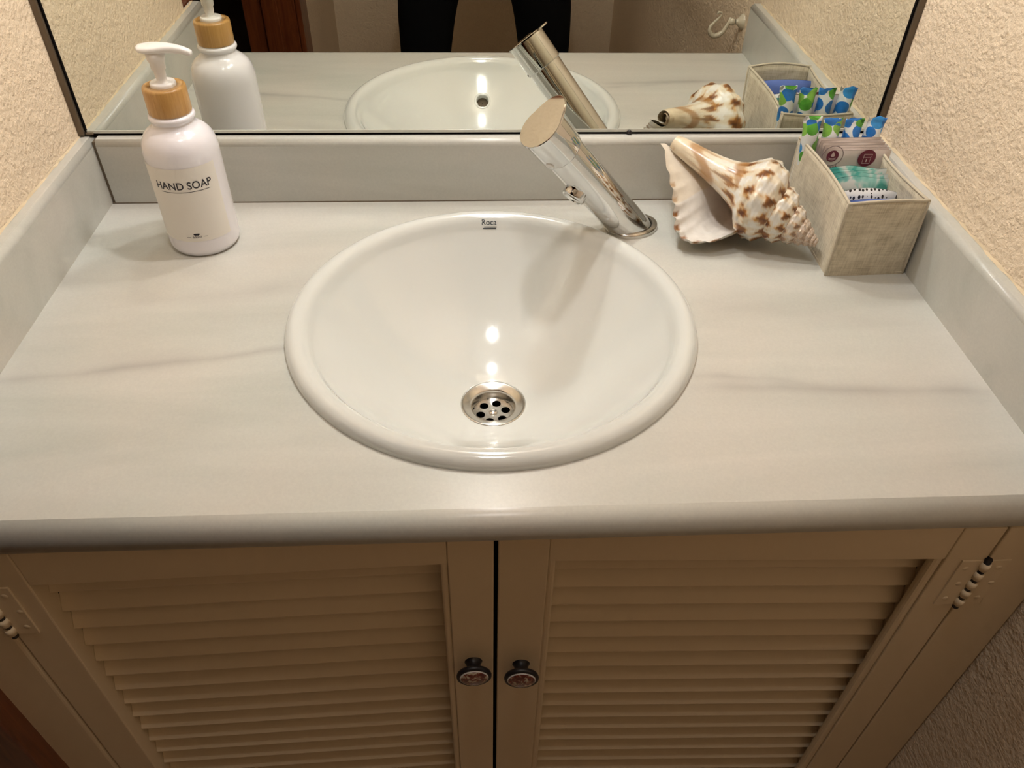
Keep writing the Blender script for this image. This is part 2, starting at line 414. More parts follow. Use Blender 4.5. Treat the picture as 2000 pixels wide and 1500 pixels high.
o = put('marble_upstand', upstand(upstand_profile(0, XL - .004, HS, .007), 1, YC - .008, YM + .004), MT['marble'], org=(-.008, -.23, 0), label='marble side upstand beside the white soap bottle', cat='upstand'); smooth_up(o)
o = put('marble_upstand', upstand(upstand_profile(.88, XR + .004, HS, .007), 1, YC - .008, YM + .004), MT['marble'], org=(.888, -.23, 0), label='marble side upstand touching the linen organiser box', cat='upstand'); smooth_up(o)
# sealant in the corner joints
mb = MB().box((.0002, .0015, 0), (.0036, YM, HS - .002)).box((.0002, -.0006, -.001), (.8795, .002, .0012))
put('sealant_joint', mb, MT['grout'], back_up)
# crumbling plaster lip above the side upstands
def plaster_lip(x, sgn, y0, y1, seed):
    rnd = random.Random(seed); mb = MB(); n = 60
    up = []; lo = []
    for i in range(n + 1):
        y = y0 + (y1 - y0) * i / n
        up.append((x + sgn * .0002, y, HS + .0012 + rnd.random() * .0022)); lo.append((x + sgn * (.0006 + rnd.random() * .0018), y, HS + .0004 - rnd.random() * .0006))
    back = [(x - sgn * .002, p[1], HS) for p in lo]
    vs = up + lo + back; m = n + 1
    mb.add(vs, [[i, i + 1, m + i + 1, m + i] for i in range(n)] + [[m + i, m + i + 1, 2 * m + i + 1, 2 * m + i] for i in range(n)], 0, False)
    return mb
put('plaster_edge', plaster_lip(XL, 1, YC - .004, YM, 3), MT['flake'], D.objects['wall_left'])
put('plaster_edge', plaster_lip(XR, -1, YC - .004, YM, 4), MT['flake'], D.objects['wall_right'])

# ================================================================ mirror
MZ0, MZ1 = HS + .0028, .64
t = thing('wall_mirror', (.44, YM, MZ0), 'large frameless wall mirror with dark side strips above the upstand', 'mirror')
put('mirror_glass', MB().box((XL + .0005, YM, MZ0 + .0035), (XR - .0005, YM + .004, MZ1)), MT['mirror'], t)
put('glass_edge', MB().box((XL + .001, YM - .0006, MZ0), (XR - .001, YM + .004, MZ0 + .0035), .0004), MT['glassedge'], t)
for s, x in ((1, XL), (-1, XR)):
    put('side_strip', MB().box((min(x, x + s * .0068), YM - .0045, MZ0 - .001), (max(x, x + s * .0068), YM + .003, MZ1), .0006), MT['darktrim'], t)
    put('strip_edge', MB().box((min(x + s * .0074, x + s * .0088), YM - .0016, MZ0), (max(x + s * .0074, x + s * .0088), YM + .002, MZ1)), MT['gapdark'], t)
put('bottom_gap', MB().box((XL + .002, YM + .0005, HS - .0008), (XR - .002, YM + .005, MZ0 + .0002)), MT['gapdark'], t)
put('retaining_clip', MB().lathe([(.0006, -.0035), (.0026, -.003), (.0030, 0), (.0026, .0006)], (at_y(1228, 262, YM).x, YM, MZ0 - .0002), (0, 1, 0), 14, cap0=True), MT['black_iron'], t)
put('retaining_clip', MB().box((at_y(178, 266, YM).x - .004, YM - .003, MZ0 - .001), (at_y(178, 266, YM).x + .004, YM + .001, MZ0 + .0016), .0006), MT['grout'], t)

# ================================================================ lamp over the mirror (out of the frame)
t = thing('wall_lamp', (LAMP_POS.x, YB, LAMP_POS.z + .03), 'opal glass globe wall lamp on a chrome arm above the mirror', 'lamp')
put('wall_plate', MB().lathe([(.001, -.012), (.030, -.012), (.038, -.006), (.040, 0)], (LAMP_POS.x, YB, LAMP_POS.z + .07), (0, 1, 0), 32, cap0=True), MT['chrome'], t)
put('arm', MB().tube([(LAMP_POS.x, YB - .01, LAMP_POS.z + .07), (LAMP_POS.x, -.05, LAMP_POS.z + .075), (LAMP_POS.x, -.085, LAMP_POS.z + .065), (LAMP_POS.x, LAMP_POS.y, LAMP_POS.z + LAMP_R + .004)], .006), MT['chrome'], t)
put('globe', MB().lathe([(max(.0001, LAMP_R * math.sin(PI * i / 14)), -LAMP_R * math.cos(PI * i / 14)) for i in range(15)], LAMP_POS, None, 24), MT['lampglass'], t)
put('globe_cap', MB().lathe([(.016, LAMP_R - .004), (.016, LAMP_R + .006), (.009, LAMP_R + .010), (.001, LAMP_R + .011)], LAMP_POS, None, 24), MT['chrome'], t)

t = thing('ceiling_light', CEIL_POS, 'round flush ceiling light with a white rim and opal diffuser', 'ceiling light')
put('rim', MB().lathe([(CEIL_R + .014, 0), (CEIL_R + .014, -.020), (CEIL_R + .008, -.026), (CEIL_R, -.026), (CEIL_R, -.018)], CEIL_POS, None, 48), MT['plasticwhite'], t)
put('diffuser', MB().lathe([(CEIL_R, -.019), (CEIL_R * .6, -.022), (.001, -.023)], CEIL_POS, None, 40), MT['ceilglass'], t)

# ================================================================ basin
BPROF = [(.180, -.020), (.1955, -.006), (.1972, -.001), (.1975, .0015), (.1968, .0045), (.1945, .0078), (.1910, .0102), (.1870, .0112), (.1830, .0106), (.1795, .0086), (.1765, .0052), (.1740, .0008), (.1712, -.0045), (.167, -.0105), (.160, -.0195), (.150, -.0315), (.138, -.0450), (.124, -.0592), (.108, -.0735), (.092, -.0855), (.076, -.0955), (.060, -.1035), (.048, -.1085), (.038, -.1120), (.0345, -.1130), (.031, -.1140)]
def bowl_z(r):
    P = BPROF[7:]
    for (r0, z0), (r1, z1) in zip(P, P[1:]):
        if r1 <= r <= r0: return z0 + (z1 - z0) * (r0 - r) / (r0 - r1)
    return P[-1][1]
def bowl_n(r):
    d = .002; s = (bowl_z(r + d) - bowl_z(r - d)) / (2 * d); return Vector((-s, 1)).normalized()
def refine(prof, k=3):
    out = []
    n = len(prof)
    for i in range(n - 1):
        p0 = prof[max(i - 1, 0)]; p1 = prof[i]; p2 = prof[i + 1]; p3 = prof[min(i + 2, n - 1)]
        for j in range(k):
            t_ = j / k
            out.append(tuple(.5 * (2 * p1[c] + (p2[c] - p0[c]) * t_ + (2 * p0[c] - 5 * p1[c] + 4 * p2[c] - p3[c]) * t_ ** 2 + (3 * p1[c] - p0[c] - 3 * p2[c] + p3[c]) * t_ ** 3) for c in (0, 1)))
    out.append(prof[-1]); return out
OVR = .140; OVC = Vector((BC.x + .002, BC.y - OVR, bowl_z(OVR)))
t = thing('wash_basin', (BC.x, BC.y, -.115), 'round white porcelain inset basin with a rolled rim', 'basin')
mb = MB().lathe(refine(BPROF, 6), BC, None, 288)
keep = [i for i, f in enumerate(mb.f) if (sum((mb.v[k] for k in f), Vector()) / 4 - OVC).length > .0104]
mb.f = [mb.f[i] for i in keep]; mb.m = [mb.m[i] for i in keep]; mb.sm = [mb.sm[i] for i in keep]
bowl = put('bowl', mb, MT['porcelain'], t)
nn = bowl_n(OVR); on = Vector((0, abs(nn.x), nn.y))          # surface normal at the overflow (points into the bowl)
put('overflow_hole', MB().lathe([(.0138, -.0004), (.0128, .0009), (.0112, .0012), (.0100, .0006), (.0094, -.001), (.0092, -.012), (.0005, -.0122)], OVC, on, 32, mis=[0, 0, 0, 0, 0, 1]), [MT['porcelain'], MT['grout']], bowl)
# maker's name printed on the back slope of the bowl
vs, fs = text_mesh('Roca', .0108, .00009)
mb = MB(); LR = .1795; LX = at_z(955, 436, .004).x
def on_bowl(u, v):
    r = LR + v; a = (u + LX - BC.x) / r
    return Vector((BC.x + r * math.sin(a), BC.y + r * math.cos(a), bowl_z(r) + .0004))
LR = .1742
mb.add([on_bowl(p.x * .80, p.y * .45) for p in vs], fs)
for (u0, u1, v0, v1) in ((-.0055, .0088, -.0012, -.0008), (-.0070, .0082, -.0021, -.0015)):
    mb.add([on_bowl(u0, v0), on_bowl(u1, v0), on_bowl(u1, v1), on_bowl(u0, v1)], [[0, 1, 2, 3]])
put('printed_name', mb, MT['logo'], bowl)
# waste
DC = Vector((BC.x + .001, BC.y, -.1135))
dr = put('drain', MB().lathe([(.0350, -.0002), (.0348, .0012), (.0335, .0017), (.0315, .0010), (.0255, -.0012), (.0238, -.0022), (.0228, -.0042), (.0224, -.0150), (.0218, -.0158)], DC, None, 72), MT['steel'], t)
# strainer plate with six round holes
def strainer():
    mb = MB(); R0 = .0222; z = DC.z - .0130; hc, hr, ri, n = .0140, .0048, .0040, 36
    for s_ in range(6):
        a0 = s_ * PI / 3 + .24; c = Vector((hc * math.cos(a0), hc * math.sin(a0))); outer = []; hole = []
        for k in range(n):
            d = Vector((math.cos(a0 + 2 * PI * k / n), math.sin(a0 + 2 * PI * k / n))); t_ = -c.dot(d) + math.sqrt(max(0, c.dot(d) ** 2 - c.dot(c) + R0 ** 2))
            dd = c.dot(d) ** 2 - c.dot(c) + ri ** 2
            if dd > 0 and c.dot(d) < 0: t_ = min(t_, -c.dot(d) - math.sqrt(dd))
            for sg in (-1, 1):
                nn_ = Vector((-math.sin(a0 + sg * PI / 6), math.cos(a0 + sg * PI / 6))) * sg; dn = d.dot(nn_)
                if dn > 1e-6: t_ = min(t_, -c.dot(nn_) / dn)
            outer.append(c + d * t_); hole.append(c + d * hr)
        vs = [(DC.x + p.x, DC.y + p.y, z) for p in outer] + [(DC.x + p.x, DC.y + p.y, z) for p in hole] + [(DC.x + p.x, DC.y + p.y, z - .004) for p in hole]
        mb.add(vs, [[i, (i + 1) % n, n + (i + 1) % n, n + i] for i in range(n)] + [[n + i, n + (i + 1) % n, 2 * n + (i + 1) % n, 2 * n + i] for i in range(n)])
    return mb
put('strainer', strainer(), MT['steel'], dr)
put('screw', MB().lathe([(.0046, -.0131), (.0044, -.0119), (.0034, -.0111), (.0003, -.0108)], DC, None, 24).box((DC.x - .0031, DC.y - .0005, DC.z - .0111), (DC.x + .0031, DC.y + .0005, DC.z - .0106), 0, 1), [MT['steel'], MT['hole']], dr)
put('waste_pipe', MB().lathe([(.0228, -.0150), (.0228, -.06), (.001, -.06)], DC, None, 32), MT['hole'], dr)

# ================================================================ tap
FB = Vector((.6005, -.0635, 0)); FT = Vector((.4868, -.1110, .1414)); FA = (FT - FB).normalized(); FL = (FT - FB).length
TIPD = (Vector((.0198, .0186, .0241)) - FA * Vector((.0198, .0186, .0241)).dot(FA)).normalized(); TIPS = FA.cross(TIPD)
t = thing('basin_tap', FB, 'chrome single-lever tap leaning over the basin', 'tap')
def tilted_tube(r, a0, a1, n=64):
    mb = MB(); u = TIPD; s = TIPS; vs = []
    for k in range(n):
        a = 2 * PI * k / n; d = (u * math.cos(a) + s * math.sin(a)) * r
        p = FB + d + FA * 0.0
        lo = p - FA * ((p.z - .004) / FA.z) if a0 is None else FB + FA * a0 + d
        vs.append(lo)
    for k in range(n):
        a = 2 * PI * k / n; d = (u * math.cos(a) + s * math.sin(a)) * r; vs.append(FB + FA * a1 + d)
    mb.add(vs, [[k, (k + 1) % n, n + (k + 1) % n, n + k] for k in range(n)], 0, True); return mb
SEAM = FL - .0400
body = tilted_tube(.0210, None, SEAM + .001)
put('spout_body', body, MT['chrome'], t)
put('seam_ring', MB().lathe([(.0205, SEAM - .0004), (.0205, SEAM + .0012)], FB, FA, 48), MT['black_iron'], t)
put('handle', MB().lathe([(.0210, SEAM + .0006), (.0226, SEAM + .0010), (.0229, SEAM + .0022), (.0229, FL - .0016)], FB, FA, 64), MT['chrome'], t)
# teardrop lever plate
def teardrop(k, n=72):
    a = 2 * PI * k / n; r = .0242 + .0125 * max(0, math.cos(a)) ** 5
    return (TIPD * math.cos(a) + TIPS * math.sin(a)) * r
mb = MB(); n = 72
ringA = [FT - FA * .0018 + teardrop(k) for k in range(n)]; ringB = [FT - FA * .0002 + teardrop(k) for k in range(n)]; ringC = [FT + FA * .0004 + teardrop(k) * .975 for k in range(n)]
mb.add(ringA + ringB + ringC, [[k, (k + 1) % n, n + (k + 1) % n, n + k] for k in range(n)] + [[n + k, n + (k + 1) % n, 2 * n + (k + 1) % n, 2 * n + k] for k in range(n)])
mb.add(ringC, [list(range(n))]); mb.add(ringA, [list(range(n))[::-1]])
put('lever_plate', mb, MT['chrome'], t)
NZD = Vector((-.57, -.52, -.64)); NZD = (NZD - FA * NZD.dot(FA)).normalized()
NZC = FB + FA * (FL * .535)
put('aerator', MB().lathe([(.0125, .014), (.0128, .0235), (.0124, .0262), (.0110, .0270), (.0100, .0262), (.0098, .0235), (.0005, .0235)], NZC, NZD, 32, mis=[0, 0, 0, 0, 0, 1]), [MT['chrome'], MT['grout']], t)
put('indicator_dot', MB().lathe([(.0046, .0222), (.0044, .0233), (.0030, .0236), (.0004, .0236)], FB + FA * (SEAM + .0075), (NZD * .96 + TIPS * -.28).normalized(), 20), MT['plasticwhite'], t)
put('grub_screw', MB().lathe([(.0016, .0220), (.0015, .0231), (.0003, .0231)], FB + FA * (SEAM + .004), (NZD * .55 - TIPS.cross(FA) * 0 + (NZD.cross(FA)) * .83).normalized(), 12), MT['black_iron'], t)
# elliptical foot ring on the worktop
LD = Vector((FA.x, FA.y, 0)).normalized(); LS = Vector((-LD.y, LD.x, 0))
mb = MB(); n = 64; vs = []
for (k_, z) in ((1.0, 0), (1.0, .0028), (.985, .0046), (.93, .0054), (.80, .0054)):
    for k in range(n):
        a = 2 * PI * k / n; vs.append(FB + LD * (math.cos(a) * .0315 * k_) + LS * (math.sin(a) * .0250 * k_) + Vector((0, 0, z)))
mb.add(vs, [[i * n + k, i * n + (k + 1) % n, (i + 1) * n + (k + 1) % n, (i + 1) * n + k] for i in range(4) for k in range(n)], 0, True)
put('base_ring', mb, MT['steel'], t)

# ================================================================ soap bottle
SB = Vector((.1275, -.0820, 0)); SR = .0366
t = thing('soap_bottle', SB, 'white pump soap bottle with a bamboo collar standing by the corner', 'bottle')
prof = [(.001, .0008), (.030, .0005), (.0335, .0016), (.0355, .0044), (SR, .0090), (SR, .030), (SR, .060), (SR, .101), (.0364, .1090), (.0353, .1160), (.0330, .1220), (.0294, .1268), (.0252, .1302), (.0218, .1332), (.0202, .1366), (.0205, .1385), (.0218, .1400), (.0222, .1418), (.0216, .1436), (.0200, .1446), (.0190, .147)]
put('bottle_body', MB().lathe(refine(prof, 3), SB, None, 72), MT['bottle'], t)
put('bamboo_collar', MB().lathe([(.0185, .1452), (.0202, .1456), (.0204, .1470), (.0202, .1690), (.0196, .1706), (.0180, .1712), (.0126, .1712), (.0124, .1690)], SB, None, 56), MT['bamboo'], t)
pump = put('pump', MB().lathe([(.0120, .1690), (.0120, .1725), (.0116, .1740), (.0105, .1745), (.0060, .1740), (.0048, .1742), (.0046, .1775), (.0052, .1800), (.0054, .1850), (.0066, .1862), (.0068, .1925), (.0080, .1945), (.0088, .2020), (.0070, .2030)], SB, None, 40), MT['plasticwhite'], t)
# paddle-shaped head with a drooping spout
hdir = Vector((math.cos(-.06), math.sin(-.06), 0)); hs = Vector((-hdir.y, hdir.x, 0))
mb = MB(); secs = []
for u, wd, th, dz in ((-.0150, .0010, .0008, .0012), (-.0142, .0062, .0018, .0008), (-.0115, .0092, .0027, 0), (-.005, .0108, .0036, 0), (.002, .0098, .0040, .0002), (.010, .0074, .0040, .0004), (.018, .0052, .0038, .0002), (.026, .0042, .0034, -.0010), (.0325, .0036, .0029, -.0030), (.0345, .0030, .0024, -.0038)):
    c = SB + Vector((0, 0, .2050 + dz)) + hdir * u; ring = []
    for k in range(20):
        a = 2 * PI * k / 20; sx = math.copysign(abs(math.cos(a)) ** .8, math.cos(a)); sz = math.copysign(abs(math.sin(a)) ** .8, math.sin(a))
        ring.append(c + hs * (sx * wd) + Vector((0, 0, sz * th)))
    secs.append(ring)
vs = [p for r_ in secs for p in r_]
mb.add(vs, [[i * 20 + k, i * 20 + (k + 1) % 20, (i + 1) * 20 + (k + 1) % 20, (i + 1) * 20 + k] for i in range(len(secs) - 1) for k in range(20)], 0, True)
mb.add(secs[0], [list(range(20))], 0, True); mb.add(secs[-1], [list(range(20))], 0, True)
put('pump_head', mb, MT['plasticwhite'], pump)
VA = math.atan2(CAM.y - SB.y, CAM.x - SB.x)                 # direction from the bottle to the camera
LA = VA - math.radians(18); LW = math.radians(63)
def on_bottle(a, z, d=.0003): return SB + Vector(((SR + d) * math.cos(a), (SR + d) * math.sin(a), z))
lab = put('paper_label', MB().grid(lambda u, v: on_bottle(LA - LW + 2 * LW * u, .0205 + .0815 * v), 40, 2), MT['label'], t)
vs, fs = text_mesh('HAND SOAP', .0112, .00012)
mb = MB(); TA = LA + math.radians(5)
mb.add([on_bottle(TA + p.x / SR * .90, .0800 + p.y, .0005) for p in vs], fs)
for i in range(16):
    a0 = TA + (-.0235 + .049 * i / 16) / SR; a1 = TA + (-.0235 + .049 * (i + 1) / 16) / SR
    mb.add([on_bottle(a0, .0768, .0005), on_bottle(a1, .0768, .0005), on_bottle(a1, .0773, .0005), on_bottle(a0, .0773, .0005)], [[0, 1, 2, 3]])
put('title_lettering', mb, MT['ink'], lab)
mb = MB(); vs, fs = text_mesh('500ml', .0036)
mb.add([on_bottle(TA + p.x / SR, .0248 + p.y, .0005) for p in vs], fs)
for x0, x1, z0, z1 in ((-.0105, -.0062, .0259, .0262), (.0062, .0105, .0259, .0262), (-.003, .003, .0284, .0300), (-.0021, .0021, .0277, .0284)):
    mb.add([on_bottle(TA + x0 / SR, z0, .0005), on_bottle(TA + x1 / SR, z0, .0005), on_bottle(TA + x1 / SR, z1, .0005), on_bottle(TA + x0 / SR, z1, .0005)], [[0, 1, 2, 3]])
put('small_print', mb, MT['ink'], lab)

# ================================================================ triton shell
def make_shell():
    tip = Vector((.7890, -.1455, .0095)); can = Vector((.6465, -.0190, .0690))
    A = (can - tip); L = A.length; A.normalize()
    e1 = Vector((-.58, -.29, -.75)); e1 = (e1 - A * e1.dot(A)).normalized(); e2 = A.cross(e1)
    q = 1.44
    # outer wall of the last whorl: (axial, radial), from the suture to the siphonal canal
    C = [(.405, .185), (.430, .212), (.465, .240), (.510, .262), (.560, .272), (.605, .262), (.645, .236), (.680, .198), (.715, .160), (.755, .128), (.800, .105), (.850, .088), (.905, .076), (.960, .066), (1.0, .052)]
    C = refine(C, 4); nv = len(C) - 1
    def prof(v):
        x = v * nv; i = min(int(x), nv - 1); f = x - i
        return (C[i][0] + (C[i + 1][0] - C[i][0]) * f, C[i][1] + (C[i + 1][1] - C[i][1]) * f)
    cream = Vector((.80, .71, .56)); white = Vector((.86, .83, .77)); brown = Vector((.36, .145, .032)); dark = Vector((.10, .028, .010)); tan = Vector((.60, .40, .21)); pinkb = Vector((.62, .47, .36))
    verts = []; cols = []; faces = []
    N_T = 7; per = 84; steps = int(per * N_T); ext = .42
    def sculpt(phi, v):
        """knobs in spiral rows, spiral cords and varices"""
        rows = 0
        for v0, amp, wd in ((.15, .058, .05), (.27, .044, .04), (.38, .030, .035), (.49, .018, .03)):
            rows += amp * math.exp(-((v - v0) / wd) ** 2) * (0.42 + .58 * math.cos(phi * 11 + v0 * 9))
        cords = .0035 * math.cos(v * 120)
        p = (phi / (2 * PI / 1.45)) % 1.0
        varix = .022 * math.exp(-((p - .5) / .07) ** 2) * math.sin(PI * min(1, v * 1.6)) if v < .62 else 0
        return rows + cords + varix
    def point(phi, v, off=0.0, flare=0.0):
        s = q ** (phi / (2 * PI)); h, r = prof(v)
        k = sculpt(phi, v) * (1 if off == 0 else .35)
        r = r * (1 + k * 1.6) + off
        wv = smooth01((v - .50) / .42) * smooth01((phi + 2.5 * PI) / (.6 * PI))
        h = h * (s + (1 - s) * wv) / s if phi < 0 else h
        if phi > -.6:
            f = smooth01((phi + .6) / (.6 + ext)); edge = math.sin(PI * min(1, max(0, (v - .02) / .9))) ** .6
            r += f * f * (.105 + .05 * math.sin(PI * v)) * edge; h += f * f * (.045 * (v - .35)) + f * .004 * math.sin(v * 60) * edge
            r += f ** 4 * .010 * math.sin(v * 62) * edge
        ph = phi
        return tip + (A * h + (e1 * math.cos(ph) + e2 * math.sin(ph)) * r) * (L * s)
    def colour(phi, v):
        s = q ** (phi / (2 * PI)); c = cream.copy()
        a = math.cos(phi * 11 + v * 4.0); bnd = math.sin(v * 24 + 1.2 * math.sin(phi * 3))
        n = math.sin(phi * 23 + v * 31) * math.sin(phi * 7 - v * 17)
        p = a * .55 + bnd * .55 + n * .45
        if p > .46: c = brown.lerp(dark, min(1, (p - .46) * 1.2))
        elif p > .22: c = cream.lerp(Vector((.62, .34, .10)), (p - .22) / .24)
        elif p < -.35: c = white
        if v > .58: c = c.lerp(Vector((.80, .68, .49)), min(1, (v - .58) * 3))
        if v > .55: c = c.lerp(Vector((.42, .20, .055)), .75 * smooth01((math.sin(v * 26 + 1.3 * math.sin(phi * 2)) - .35) / .5) * (1 if v < .95 else .2))
        old = smooth01((.50 - s) / .28)
        c = c.lerp(pinkb * (0.55 + .6 * random.random()), old * .8)
        return c
    NV = 72
    th0 = -N_T * 2 * PI; tot = steps + 10
    for i in range(tot + 1):
        phi = th0 + (2 * PI * N_T) * i / steps if i <= steps else ext * (i - steps) / 10
        for j in range(NV + 1):
            v = j / NV; verts.append(point(phi, v)); c = colour(phi, v)
            if phi > .12:
                f = (phi - .12) / (ext - .12); st = math.sin(v * 62); c = c.lerp(brown if st > .55 else white, f)
            cols.append(c)
    for i in range(tot):
        for j in range(NV):
            a = i * (NV + 1) + j; faces.append((a, a + 1, a + NV + 2, a + NV + 1))
    # glossy pale inside of the last whorl, joined to the lip
    base = len(verts); ni = 70; pa = -3.9
    for i in range(ni + 1):
        phi = ext + (pa - ext) * i / ni
        for j in range(NV + 1):
            v = j / NV; off = -.016 * smooth01(i / 4) - .004 * (i > 0)
            verts.append(point(phi, v, off if i else 0.0)); d = i / ni
            c = Vector((.87, .83, .78)).lerp(Vector((.58, .43, .33)), smooth01((d - .10) / .35))
            if i < 3 and math.sin(v * 62) > .62 and .1 < v < .8: c = brown
            if v > .60: c = c.lerp(Vector((.80, .66, .46)), .5)
            cols.append(c)
    for i in range(ni):
        for j in range(NV):
            a = base + i * (NV + 1) + j; faces.append((a, a + NV + 1, a + NV + 2, a + 1))
    # columella: smooth pillar along the axis beside the mouth
    base = len(verts); nc = 30; nk = 24
    for i in range(nc + 1):
        h = .36 + .63 * i / nc; r = (.090 * (1 - i / nc) ** .8 + .026) * (1 if i < nc - 2 else (.8 if i == nc - 2 else (.5 if i == nc - 1 else .02)))
        cen = tip + (A * h + -e2 * .010 - e1 * .012) * L
        for k in range(nk):
            a = 2 * PI * k / nk; verts.append(cen + (e1 * math.cos(a) + e2 * math.sin(a)) * r * L)
            st = math.sin(h * 30 + .6 * math.sin(a)); cols.append(Vector((.82, .74, .60)) if st < .55 or h > .97 else Vector((.50, .27, .09)).lerp(cream, .25))
    for i in range(nc):
        for k in range(nk):
            faces.append((base + i * nk + k, base + i * nk + (k + 1) % nk, base + (i + 1) * nk + (k + 1) % nk, base + (i + 1) * nk + k))
    org = Vector((.718, -.085, 0))
    zmin = min(p.z for p in verts); dz = .0002 - zmin
    me = D.meshes.new('sea_shell'); me.from_pydata([p - org + Vector((0, 0, 0)) for p in verts], [], faces)
    ca = me.color_attributes.new('tint', 'FLOAT_COLOR', 'POINT')
    for i, c in enumerate(cols): ca.data[i].color = (c[0], c[1], c[2], 1)
    me.polygons.foreach_set('use_smooth', [True] * len(me.polygons)); me.materials.append(MT['shell'])
    ob = D.objects.new('sea_shell', me); COL.objects.link(ob); ob.location = org + Vector((0, 0, H + dz))
    ob['label'] = 'large spiral sea shell with brown blotches and a flared white mouth'; ob['category'] = 'shell'
    return ob
make_shell()

# ================================================================ linen organiser and its contents
BX0, BX1, BY0, BY1, BH = .7890, .8760, -.1690, -.0160, .0865
t = thing('storage_box', ((BX0 + BX1) / 2, (BY0 + BY1) / 2, 0), 'open linen fabric organiser box full of sachets beside the shell', 'box')
def panel(p00, p10, p01, p11, bow, dip, nrm, th=.0022, nu=16, nv=10):
    """a soft stitched panel: bottom-left, bottom-right, top-left, top-right corners"""
    p00, p10, p01, p11 = map(Vector, (p00, p10, p01, p11)); nrm = Vector(nrm)
    def f(u, v, d):
        p = (p00 * (1 - u) + p10 * u) * (1 - v) + (p01 * (1 - u) + p11 * u) * v
        return p + nrm * (bow * math.sin(PI * u) * (.25 + .75 * v) + d) + Vector((0, 0, dip * math.sin(PI * u) * v + (-.0012 * math.sin(PI * u) * 0)))
    mb = MB()
    mb.grid(lambda u, v: f(u, v, 0), nu, nv); mb.grid(lambda u, v: f(u, v, -th), nu, nv)
    edge = [(i / nu, 1) for i in range(nu + 1)]
    for a, b_ in zip(edge, edge[1:]): mb.add([f(*a, 0), f(*b_, 0), f(*b_, -th), f(*a, -th)], [[0, 1, 2, 3]], 0, True)
    for uu in (0, 1):
        for j in range(nv): mb.add([f(uu, j / nv, 0), f(uu, (j + 1) / nv, 0), f(uu, (j + 1) / nv, -th), f(uu, j / nv, -th)], [[0, 1, 2, 3]], 0, True)
    pipe = [f(i / nu, 1, -th / 2) for i in range(nu + 1)]
    return mb, pipe, [f(0, j / nv, -th / 2) for j in range(nv + 1)], [f(1, j / nv, -th / 2) for j in range(nv + 1)]
FLb = (BX0 + .003, BY0 + .004, 0); FRb = (BX1 + .0015, BY0 + .007, 0); BLb = (BX0 + .001, BY1, 0); BRb = (BX1 + .0015, BY1, 0)
FLt = (BX0, BY0, BH); FRt = (BX1 - .004, BY0 + .003, BH + .0015); BLt = (BX0 - .001, BY1 - .002, BH); BRt = (BX1 - .002, BY1 - .002, BH)
for pts, bow, dip, nrm in (((FLb, FRb, FLt, FRt), .003, .0035, (0, -1, 0)), ((BLb, FLb, BLt, FLt), -.0055, -.001, (-1, 0, 0)), ((BRb, BLb, BRt, BLt), .001, -.002, (0, 1, 0)), ((FRb, BRb, FRt, BRt), -.006, .0, (1, 0, 0))):
    mbp, pipe, e0, e1_ = panel(*pts, bow, dip, nrm)
    pn = put('panel', mbp, MT['linen'], t)
    put('rolled_edge', MB().tube(pipe, .0016, 8).tube(e0, .0014, 8), MT['seam'], pn)
put('bottom_panel', MB().box((BX0 + .003, BY0 + .006, 0), (BX1, BY1 - .001, .003)), MT['linen'], t)

def pillow(cx, cy, z0, z1, wdt, th, lean=0.0, rotz=0.0, crimp=.006, seed=0, top_wave=0.0, sag=0.0):
    """flat filled packet standing on edge with crimped top and bottom"""
    rnd = random.Random(seed); ph = rnd.random() * 6
    c = Vector((cx, cy, 0)); ex = Vector((math.cos(rotz), math.sin(rotz), 0)); ey = Vector((-math.sin(rotz), math.cos(rotz), 0))
    hgt = z1 - z0
    def f(side):
        def g(u, v):
            x = (u - .5) * wdt; hh = v * hgt
            e = max(0, min(1, (v * hgt) / crimp)) * max(0, min(1, (1 - v) * hgt / crimp)); e = math.sqrt(e) if e > 0 else 0
            b = math.sin(PI * max(0.02, min(.98, u))) ** .45 * e
            y = side * (.0003 + th / 2 * b) + .0006 * math.sin(u * 9 + ph) * e
            top = top_wave * math.sin(u * 7 + ph) * v ** 3 - sag * (2 * u - 1) ** 2 * v ** 3
            return c + ex * x + ey * (y + lean * hh) + Vector((0, 0, z0 + hh + top))
        return g
    return MB().grid(f(-1), 20, 20).grid(f(1), 20, 20)
# tampons at the back
def tampon(i, x, y, top, lean):
    mb = MB(); n = 24; z0 = .0055; secs = []
    for zz, rx, ry in ((z0, .0082, .0009), (z0 + .006, .0086, .0012), (z0 + .013, .0088, .0082), (z0 + .03, .0089, .0087), (top - .026, .0089, .0087), (top - .014, .0090, .0080), (top - .0075, .0100, .0030), (top - .004, .0104, .0010), (top, .0106, .0008)):
        ring = []
        for k in range(n):
            a = 2 * PI * k / n; q_ = 1 if zz < top - .002 else 1
            ring.append(Vector((x + lean * (zz - z0) + rx * math.cos(a), y + ry * math.sin(a) + .0008 * math.sin(i * 2 + k * .5) * (zz > top - .006), zz + (.0012 * math.sin(k * .9 + i) if zz > top - .002 else 0))))
        secs.append(ring)
    vs = [p for r_ in secs for p in r_]
    mb.add(vs, [[a * n + k, a * n + (k + 1) % n, (a + 1) * n + (k + 1) % n, (a + 1) * n + k] for a in range(len(secs) - 1) for k in range(n)], 0, True)
    mb.add(secs[-1], [list(range(n))]); mb.add(secs[0], [list(range(n))[::-1]])
    return put('wrapped_tampon', mb, MT['tampon'], org=(x, y, .003), label='leaf-print wrapped tampon at the back of the box, ' + ('at the shell end of its row', 'second from the shell end', 'second from the wall end', 'at the wall end of its row')[i], cat='tampon', group='wrapped tampons in the organiser box')
for i, (x, y, tp, ln) in enumerate(((.8045, -.0290, .1150, -.11), (.8230, -.0285, .1130, -.06), (.8415, -.0290, .1125, -.01), (.8590, -.0285, .1140, .06))): tampon(i, x, y, tp, ln)
